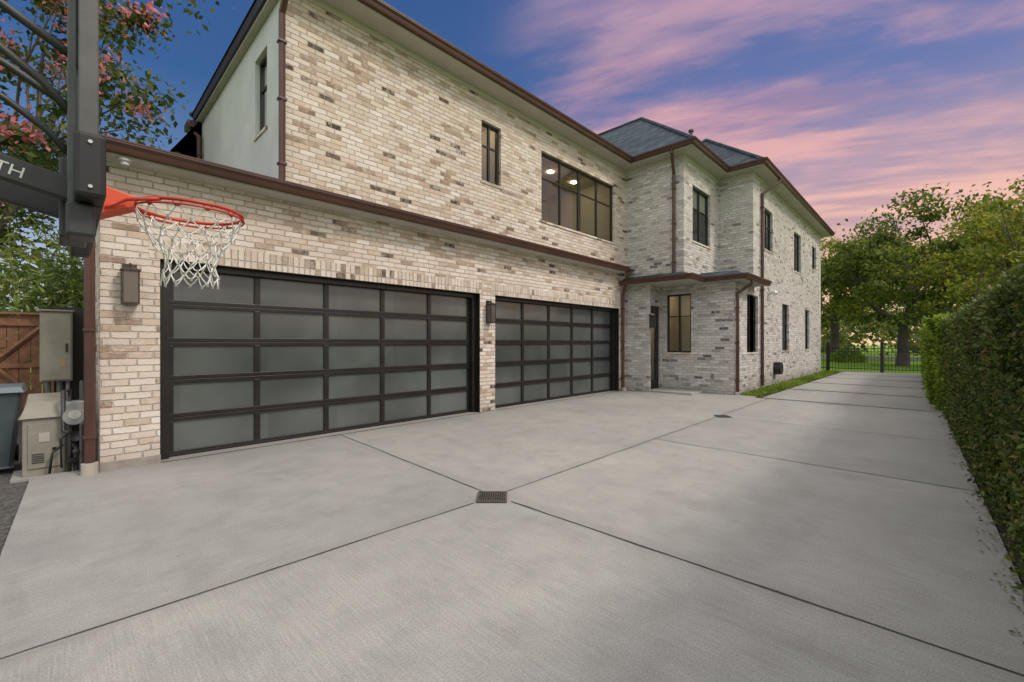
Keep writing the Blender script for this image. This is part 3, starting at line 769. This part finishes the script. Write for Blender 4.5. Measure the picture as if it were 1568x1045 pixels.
m = MB(); frust(m, cx, 7.6, .44, .50, .02, .58, .66, .86); m.obj('body', BIN, e, bevel=.02)
m = MB(); frust(m, cx, 7.6, .64, .72, .86, .60, .66, .92); m.tube([(cx-.28,7.98,.86),(cx+.28,7.98,.86)], .018, 8); m.obj('lid', mat('bin_lid', (.11,.15,.18), .45)[0], e, bevel=.015)
m = MB(); m.tube([(cx-.25,7.82,.1),(cx-.19,7.82,.1)], .1, 14); m.tube([(cx+.19,7.82,.1),(cx+.25,7.82,.1)], .1, 14); m.obj('wheels', PAD, e)
e = empty('wooden_fence', (-3, 11.9, 0))
WOOD = varied('fence_wood', (.15,.07,.04), (.25,.125,.07), .8, 6, bump=.4, bscale=40)
m = MB(); x = -9.
while x < .12:
    m.box(x, x+.135, 12.0, 12.02, -.05, 1.92+R.uniform(-.008,.008)); x += .145
m.obj('boards', WOOD, e)
m = MB()
for z in (.2, .95, 1.72): m.box(-9, .15, 11.955, 11.998, z, z+.09)
m.box(-9, .2, 11.93, 12.05, 1.93, 1.965)
x = -8.6
while x < .3:
    m.box(x-.05, x+.05, 11.90, 11.952, -.05, 1.925)
    for s_ in (0, 1):
        z0, z1 = (.30, 1.72) if s_ == 0 else (1.72, .30)
        m.tube([(x+.06, 11.975-.012*s_, z0), (x+1.3, 11.975-.012*s_, z1)], .045, 4)
    x += 1.4
m.obj('rails', WOOD, e)

# ------------------------------------------------------------------ foliage
def leaves(name, C, size, mt, parent=None, flat=None, aspect=.55, jitter=.35):
    n = len(C)
    if flat is None:
        d = rng.normal(size=(n,3)); d /= np.linalg.norm(d, axis=1)[:,None]
    else:
        d = np.tile(np.array(flat, float), (n,1)) + rng.normal(size=(n,3))*.55; d /= np.linalg.norm(d, axis=1)[:,None]
    r = rng.normal(size=(n,3)); a = np.cross(d, r); a /= np.linalg.norm(a, axis=1)[:,None]; b = np.cross(d, a)
    s = (size*(1+jitter*rng.uniform(-1,1,n)))[:,None]
    V = np.empty((n,4,3)); V[:,0] = C-a*s; V[:,1] = C-b*s*aspect+d*s*.12; V[:,2] = C+a*s; V[:,3] = C+b*s*aspect+d*s*.12
    me = bpy.data.meshes.new(name)
    me.vertices.add(n*4); me.vertices.foreach_set('co', V.astype(np.float32).ravel())
    me.loops.add(n*4); me.loops.foreach_set('vertex_index', np.arange(n*4, dtype=np.int32))
    me.polygons.add(n); me.polygons.foreach_set('loop_start', np.arange(0, n*4, 4, dtype=np.int32))
    me.update(calc_edges=True); me.validate()
    me.materials.append(mt)
    o = bpy.data.objects.new(name, me); return put(o, parent)

def tree(name, base, h, rx, rz, nclump, per, size, mt, tr=.2, clump=.9, fork=.35, cshift=(0,0), flower=None, czf=.66, low=.22):
    e = empty(name, base); bx_, by_, bz_ = base
    cc = np.array([bx_+cshift[0], by_+cshift[1], bz_+h*czf])
    cen = []
    while len(cen) < nclump:
        p = rng.normal(size=3); p /= np.linalg.norm(p); rr = rng.uniform(.3, 1)**.5
        lump = 1+.26*math.sin(3*math.atan2(p[1],p[0])+bx_)+.2*math.sin(7*p[2]+by_)
        q = cc + p*rr*np.array([rx,rx,rz])*lump
        if q[2] > bz_+h*low: cen.append(q)
    cen = np.array(cen)
    m = MB(); fk = Vector((bx_+cshift[0]*.2, by_+cshift[1]*.2, bz_+h*fork))
    m.tube([(bx_,by_,bz_-.1), (bx_+.05*h*.2,by_,bz_+h*fork*.5), fk], [tr*1.25, tr, tr*.85], 10)
    sub = cen[rng.permutation(nclump)[:min(nclump, 44)]]
    hubs = []
    for k in range(6):
        a = 2*math.pi*k/6+R.uniform(-.4,.4)
        hb = fk + Vector((math.cos(a)*rx*.4, math.sin(a)*rx*.4, h*R.uniform(.12,.28))); hubs.append(hb)
        mid = (fk+hb)/2+Vector((R.uniform(-.2,.2),R.uniform(-.2,.2),-.1)); m.tube([fk, mid, hb], [tr*.6, tr*.45, tr*.32], 7)
    for c in sub:
        c = Vector(c); hb = min(hubs, key=lambda q: (q-c).length)
        mid = (hb+c)/2 + Vector((R.uniform(-.3,.3),R.uniform(-.3,.3),R.uniform(-.1,.3)))
        m.tube([hb, mid, c], [tr*.28, tr*.16, tr*.05], 5)
    m.obj('trunk_and_limbs', BARK, e, smooth=True)
    pts = []
    for c in cen:
        k = int(per*rng.uniform(.4,1.4)); s = clump*rng.uniform(.5,1.25)
        pts.append(c + rng.normal(size=(k,3))*np.array([s,s,s*.5])*.55)
    P = np.concatenate(pts)
    leaves('leaves', P, size, mt, e)
    if flower is not None:
        F = cen[rng.random(nclump) < .5]
        pts = [c+np.array([0,-.25,clump*.1]) + rng.normal(size=(80,3))*.16 for c in F]
        leaves('blossom', np.concatenate(pts), size*.8, flower, e)
    return e

tree('oak_tree', (36.5, 1.3, -.06), 10.0, 4.6, 3.8, 100, 170, .12, LEAF_OAK, .28, 1.0, .26, czf=.62)
tree('oak_tree', (30.5, -2.7, -.06), 8.3, 3.2, 3.0, 85, 150, .095, LEAF_YEL, .2, .8, .3, czf=.62)
tree('oak_tree', (38, -4.6, -.06), 10.2, 4.2, 3.6, 80, 150, .13, LEAF_YEL, .24, 1.0, .3)
tree('oak_tree', (43, 5.6, -.06), 10.6, 4.4, 4.0, 90, 150, .14, LEAF_YEL, .3, 1.1, .3, czf=.6)
tree('oak_tree', (50, -1, -.06), 11.5, 5.5, 4, 80, 150, .17, LEAF_OAK, .3, 1.2, .3)
tree('crepe_myrtle_tree', (-1.9, 13.6, -.06), 10.6, 3.2, 3.8, 115, 135, .07, LEAF_DARK, .12, .64, .25, cshift=(.75,-.2), flower=FLOWER, low=.35)
pts = []
for i in range(300):
    a = rng.uniform(-1.15, .75); d = rng.uniform(62, 85)
    c = np.array([math.cos(a)*d, math.sin(a)*d, rng.uniform(.5, 4.6)*(1+.35*math.sin(a*23))])
    pts.append(c + rng.normal(size=(90,3))*np.array([1.6,1.6,1.1]))
leaves('distant_trees', np.concatenate(pts), .36, LEAF_FAR)
pts = []
for i in range(60):
    c = np.array([rng.uniform(-16, 2), rng.uniform(22, 30), rng.uniform(.5, 4.5)]); pts.append(c + rng.normal(size=(110,3))*np.array([.9,.9,.8]))
leaves('distant_trees', np.concatenate(pts), .2, LEAF_FAR)
for i, (sx, sy, sr, sh) in enumerate([(33,6.5,1.3,1.4),(41,4.6,1.2,1.0),(42,-1.2,1.4,1.1),(30.5,-1.3,1.1,1.6)]):
    u = rng.normal(size=(3800,3)); u /= np.linalg.norm(u,axis=1)[:,None]; u[:,2] = np.abs(u[:,2])
    P = np.array([sx,sy,-.05]) + u*np.array([sr,sr,sh])*(rng.uniform(.6,1.05,3800)[:,None])
    leaves('shrub', P, .055, LEAF_SHRUB if i % 2 else LEAF_OAK)
e = empty('bamboo_clump', (-1.6, 13.0, 0))
m = MB(); pts = []
for i in range(70):
    x, y = R.uniform(-4.5,.9), R.uniform(12.4,13.8); h = R.uniform(2.5,3.9); lx, ly = R.uniform(-.5,.5), R.uniform(-.5,.2)
    m.tube([(x,y,-.05),(x+lx*.3,y+ly*.3,h*.6),(x+lx,y+ly,h)], [.02,.016,.006], 5)
    k = 240; t = rng.uniform(.3,1.0,k); base = np.stack([x+lx*t**2, y+ly*t**2, h*t],1); pts.append(base+rng.normal(size=(k,3))*np.array([.28,.28,.22]))
m.obj('canes', mat('cane', (.16,.2,.06), .5)[0], e)
leaves('bamboo_leaves', np.concatenate(pts), .085, LEAF_BAMB, e, aspect=.22)

def hedge(name, x0, x1, yf0, yf1, depth, ht, nl, size, mt, lump=.05, wt=2.):
    e = empty(name, ((x0+x1)/2, (yf0+yf1)/2-depth/2, 0))
    def yf(x): return yf0+(yf1-yf0)*(x-x0)/(x1-x0)
    def bulge(x, z): return lump*(np.sin(x*2.3+z*1.7)+np.sin(x*5.1-z*3.3)*.6+np.sin(z*6.1+x*.7)*.4)
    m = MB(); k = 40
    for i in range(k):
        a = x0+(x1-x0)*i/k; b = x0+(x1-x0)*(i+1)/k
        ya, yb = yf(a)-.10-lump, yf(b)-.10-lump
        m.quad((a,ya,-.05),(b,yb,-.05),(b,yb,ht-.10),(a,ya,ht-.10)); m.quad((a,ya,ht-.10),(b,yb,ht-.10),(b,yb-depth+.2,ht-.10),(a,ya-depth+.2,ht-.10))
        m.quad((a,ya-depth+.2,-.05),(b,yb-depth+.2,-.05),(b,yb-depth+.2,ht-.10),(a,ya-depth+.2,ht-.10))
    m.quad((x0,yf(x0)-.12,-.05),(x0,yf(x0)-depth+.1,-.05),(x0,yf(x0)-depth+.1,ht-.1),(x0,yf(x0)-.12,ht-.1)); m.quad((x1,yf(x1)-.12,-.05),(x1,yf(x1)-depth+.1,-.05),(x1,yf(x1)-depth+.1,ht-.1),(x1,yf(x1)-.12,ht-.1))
    m.obj('inner_shadow_core', INNER, e)  # near-black sheets; the hedge's inner shade is put into their colour
    n = nl; t = rng.uniform(0,1,n)**wt; X = x0+(x1-x0)*t; Z = rng.uniform(0,ht,n)
    Y = yf(X)+bulge(X,Z)-np.abs(rng.normal(size=n))*.05
    keep = rng.random(n) < .72+.28*np.sin(X*3.1+Z*2.2)*np.sin(Z*4.3-X*1.3)
    P = np.stack([X,Y,Z],1)[keep]
    leaves('face_leaves', P, size, mt, e, flat=(0,1,.35), aspect=.62)
    k2 = nl//20; X = x0+(x1-x0)*rng.uniform(0,1,k2)**wt; Z = rng.uniform(0,ht+.05,k2); Y = yf(X)+bulge(X,Z)+np.abs(rng.normal(size=k2))*.035
    leaves('stray_shoots', np.stack([X,Y,Z],1), size*1.2, mt, e, aspect=.5)
    n2 = nl//3; X = x0+(x1-x0)*rng.uniform(0,1,n2)**wt; Y = yf(X)-rng.uniform(0,depth,n2); Z = ht+bulge(X,Y)*.8+rng.normal(size=n2)*.035
    leaves('top_leaves', np.stack([X,Y,Z],1), size, mt, e, flat=(0,.2,1), aspect=.62)
    n3 = nl//12; X = x0-np.abs(rng.normal(size=n3))*.04; Y = yf(x0)-rng.uniform(0,depth,n3); Z = rng.uniform(0,ht,n3)
    X2 = x1+np.abs(rng.normal(size=n3))*.04
    leaves('end_leaves', np.concatenate([np.stack([X,Y,Z],1), np.stack([X2,Y-yf(x0)+yf(x1),Z],1)]), size, mt, e, flat=(-1,.2,.2), aspect=.62)
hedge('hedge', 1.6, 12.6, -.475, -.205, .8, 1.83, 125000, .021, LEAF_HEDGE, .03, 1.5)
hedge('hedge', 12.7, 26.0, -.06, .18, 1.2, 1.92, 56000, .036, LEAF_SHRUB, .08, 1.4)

P = np.stack([rng.uniform(12.8,26,9000), rng.uniform(3.2,3.78,9000), np.abs(rng.normal(size=9000))*.045-.03],1)
leaves('border_grass', P, .035, LEAF_SHRUB, aspect=.25)
xs = rng.uniform(1.5,13,1100); P = np.stack([xs, -.47+.024*xs+np.abs(rng.normal(size=1100))*.07-.05, np.full(1100,.012)],1)
leaves('fallen_leaves', P, .013, LEAF_HEDGE, flat=(0,0,3))

# ------------------------------------------------------------------ gate, street
e = empty('iron_gate', (27, 2, 0))
m = MB(); y = -.4; k = 0
while y < 6.5:
    m.box(26.99, 27.01, y-.009, y+.009, .03, 1.22)
    m.tube([(27,y,1.22),(27,y,1.25),(27,y,1.31)], [.016,.018,.002], 5)
    pr = [(27, y+.0625+.045*math.cos(a*math.pi/4), 1.05+.045*math.sin(a*math.pi/4)) for a in range(9)]
    m.tube(pr, .006, 4)
    y += .125; k += 1
for z in (.12, .95, 1.12): m.box(26.985, 27.015, -.4, 6.5, z, z+.035)
for yy in (-.4, 1.7, 3.8, 6.5):
    m.box(26.94, 27.06, yy-.06, yy+.06, -.05, 1.38); m.tube([(27,yy,1.38),(27,yy,1.42),(27,yy,1.50)], [.05,.06,.01], 8)
m.obj('pickets', BLACK, e)
slab('street', [(52,-120),(60,-120),(60,120),(52,120)], -.045, ASPH)
slab('sidewalk', [(49,-120),(50.5,-120),(50.5,120),(49,120)], -.03, CONC)

# ------------------------------------------------------------------ world
w = bpy.data.worlds.new('World'); scene.world = w; w.use_nodes = True
nt = w.node_tree; n = N(nt); bg = nt.nodes['Background']
d = n.new('ShaderNodeTexCoord').outputs['Generated']
X, Y, Z = n.sep(d)
def dot2(a, b): return n.m('ADD', n.m('MULTIPLY', X, a), n.m('MULTIPLY', Y, b))
zc = n.m('MAXIMUM', Z, 0.)
left = n.ramp(zc, [(0, (.72,.70,.70)), (.1, (.50,.56,.66)), (.25, (.15,.25,.46)), (.45, (.040,.115,.30)), (.7, (.035,.09,.26)), (1, (.5,.5,.55))])
right = n.ramp(zc, [(0, (1.0,.68,.38)), (.10, (.97,.60,.39)), (.18, (.82,.48,.40)), (.28, (.42,.32,.42)), (.42, (.15,.19,.41)), (.62, (.06,.13,.35)), (1, (.5,.5,.55))])
sfac = n.mr(dot2(.96, -.28), .15, .85)
c = n.mix(sfac, left, right)
den = n.m('ADD', zc, .12)
px = n.m('DIVIDE', X, den); py = n.m('DIVIDE', Y, den)
a_ = n.m('ADD', n.m('MULTIPLY', px, -.38), n.m('MULTIPLY', py, .93)); b_ = n.m('ADD', n.m('MULTIPLY', px, .93), n.m('MULTIPLY', py, .38))
vec = n.xyz(n.m('MULTIPLY', a_, .6), n.m('MULTIPLY', b_, 1.2), 3.1)
wp = n.noise(vec, 2.0, 3, .5)
vec2 = n.xyz(n.m('ADD', n.m('MULTIPLY', a_, .6), n.m('MULTIPLY', wp, .5)), n.m('ADD', n.m('MULTIPLY', b_, 1.2), n.m('MULTIPLY', wp, .4)), 3.1)
nz = n.noise(vec2, 1.3, 7, .56)
wsp = n.noise(n.xyz(n.m('MULTIPLY', a_, 1.1), n.m('MULTIPLY', b_, 4.2), n.m('MULTIPLY', wp, .6)), 1.2, 6, .58)
cl = n.m('ADD', nz, n.m('MULTIPLY', n.m('SUBTRACT', wsp, .5), .34))
edge = n.mr(dot2(.80, -.60), .02, .34)
cm = n.mr(n.m('ADD', cl, n.m('MULTIPLY', edge, .13)), .48, .74)
cmask = n.m('MULTIPLY', cm, edge)
ccol = n.ramp(zc, [(0, (1.0,.70,.46)), (.15, (.98,.60,.44)), (.30, (.86,.47,.42)), (.45, (.74,.40,.42)), (.6, (.52,.33,.43)), (1, (.9,.8,.85))])
shade = n.mr(wsp, .34, .62)
ccol = n.mix(shade, n.mix(1., ccol, (.55,.62,.86), 'MULTIPLY'), ccol)
c = n.mix(n.m('MULTIPLY', cmask, .88), c, ccol)
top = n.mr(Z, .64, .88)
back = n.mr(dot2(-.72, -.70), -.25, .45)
sky_fill = n.m('MAXIMUM', top, n.m('MULTIPLY', back, n.mr(Z, -.02, .35)))  # extra sky brightness overhead and behind the camera, added as soft fill
c = n.mix(sky_fill, c, (1.36, 1.32, 1.29))
sky = n.new('ShaderNodeTexSky', sky_type='NISHITA'); sky.sun_disc = False
sky.sun_elevation = math.radians(46); sky.sun_rotation = math.radians(158)
c = n.mix(1., c, n.mix(1., sky.outputs[0], (.005,.005,.005), 'MULTIPLY'), 'ADD')
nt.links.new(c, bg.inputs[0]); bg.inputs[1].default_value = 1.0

sd = bpy.data.lights.new('sun', 'SUN'); sd.energy = 2.1; sd.angle = math.radians(12); sd.color = (1., .89, .78)
so = bpy.data.objects.new('sun', sd); COL.objects.link(so)
az = math.radians(158); el = math.radians(46)
dirv = Vector((math.sin(az)*math.cos(el), math.cos(az)*math.cos(el), math.sin(el)))
so.rotation_euler = dirv.to_track_quat('Z', 'Y').to_euler(); so.location = (10, -10, 20)

cam = bpy.data.cameras.new('camera'); co = bpy.data.objects.new('camera', cam); COL.objects.link(co)
co.location = (0, 0, 1.41); co.rotation_euler = (math.radians(90), 0, math.radians(-45.88))
cam.lens = 663/1568*36; cam.sensor_width = 36; cam.clip_start = .05; cam.clip_end = 1000; cam.shift_y = .0016
scene.camera = co
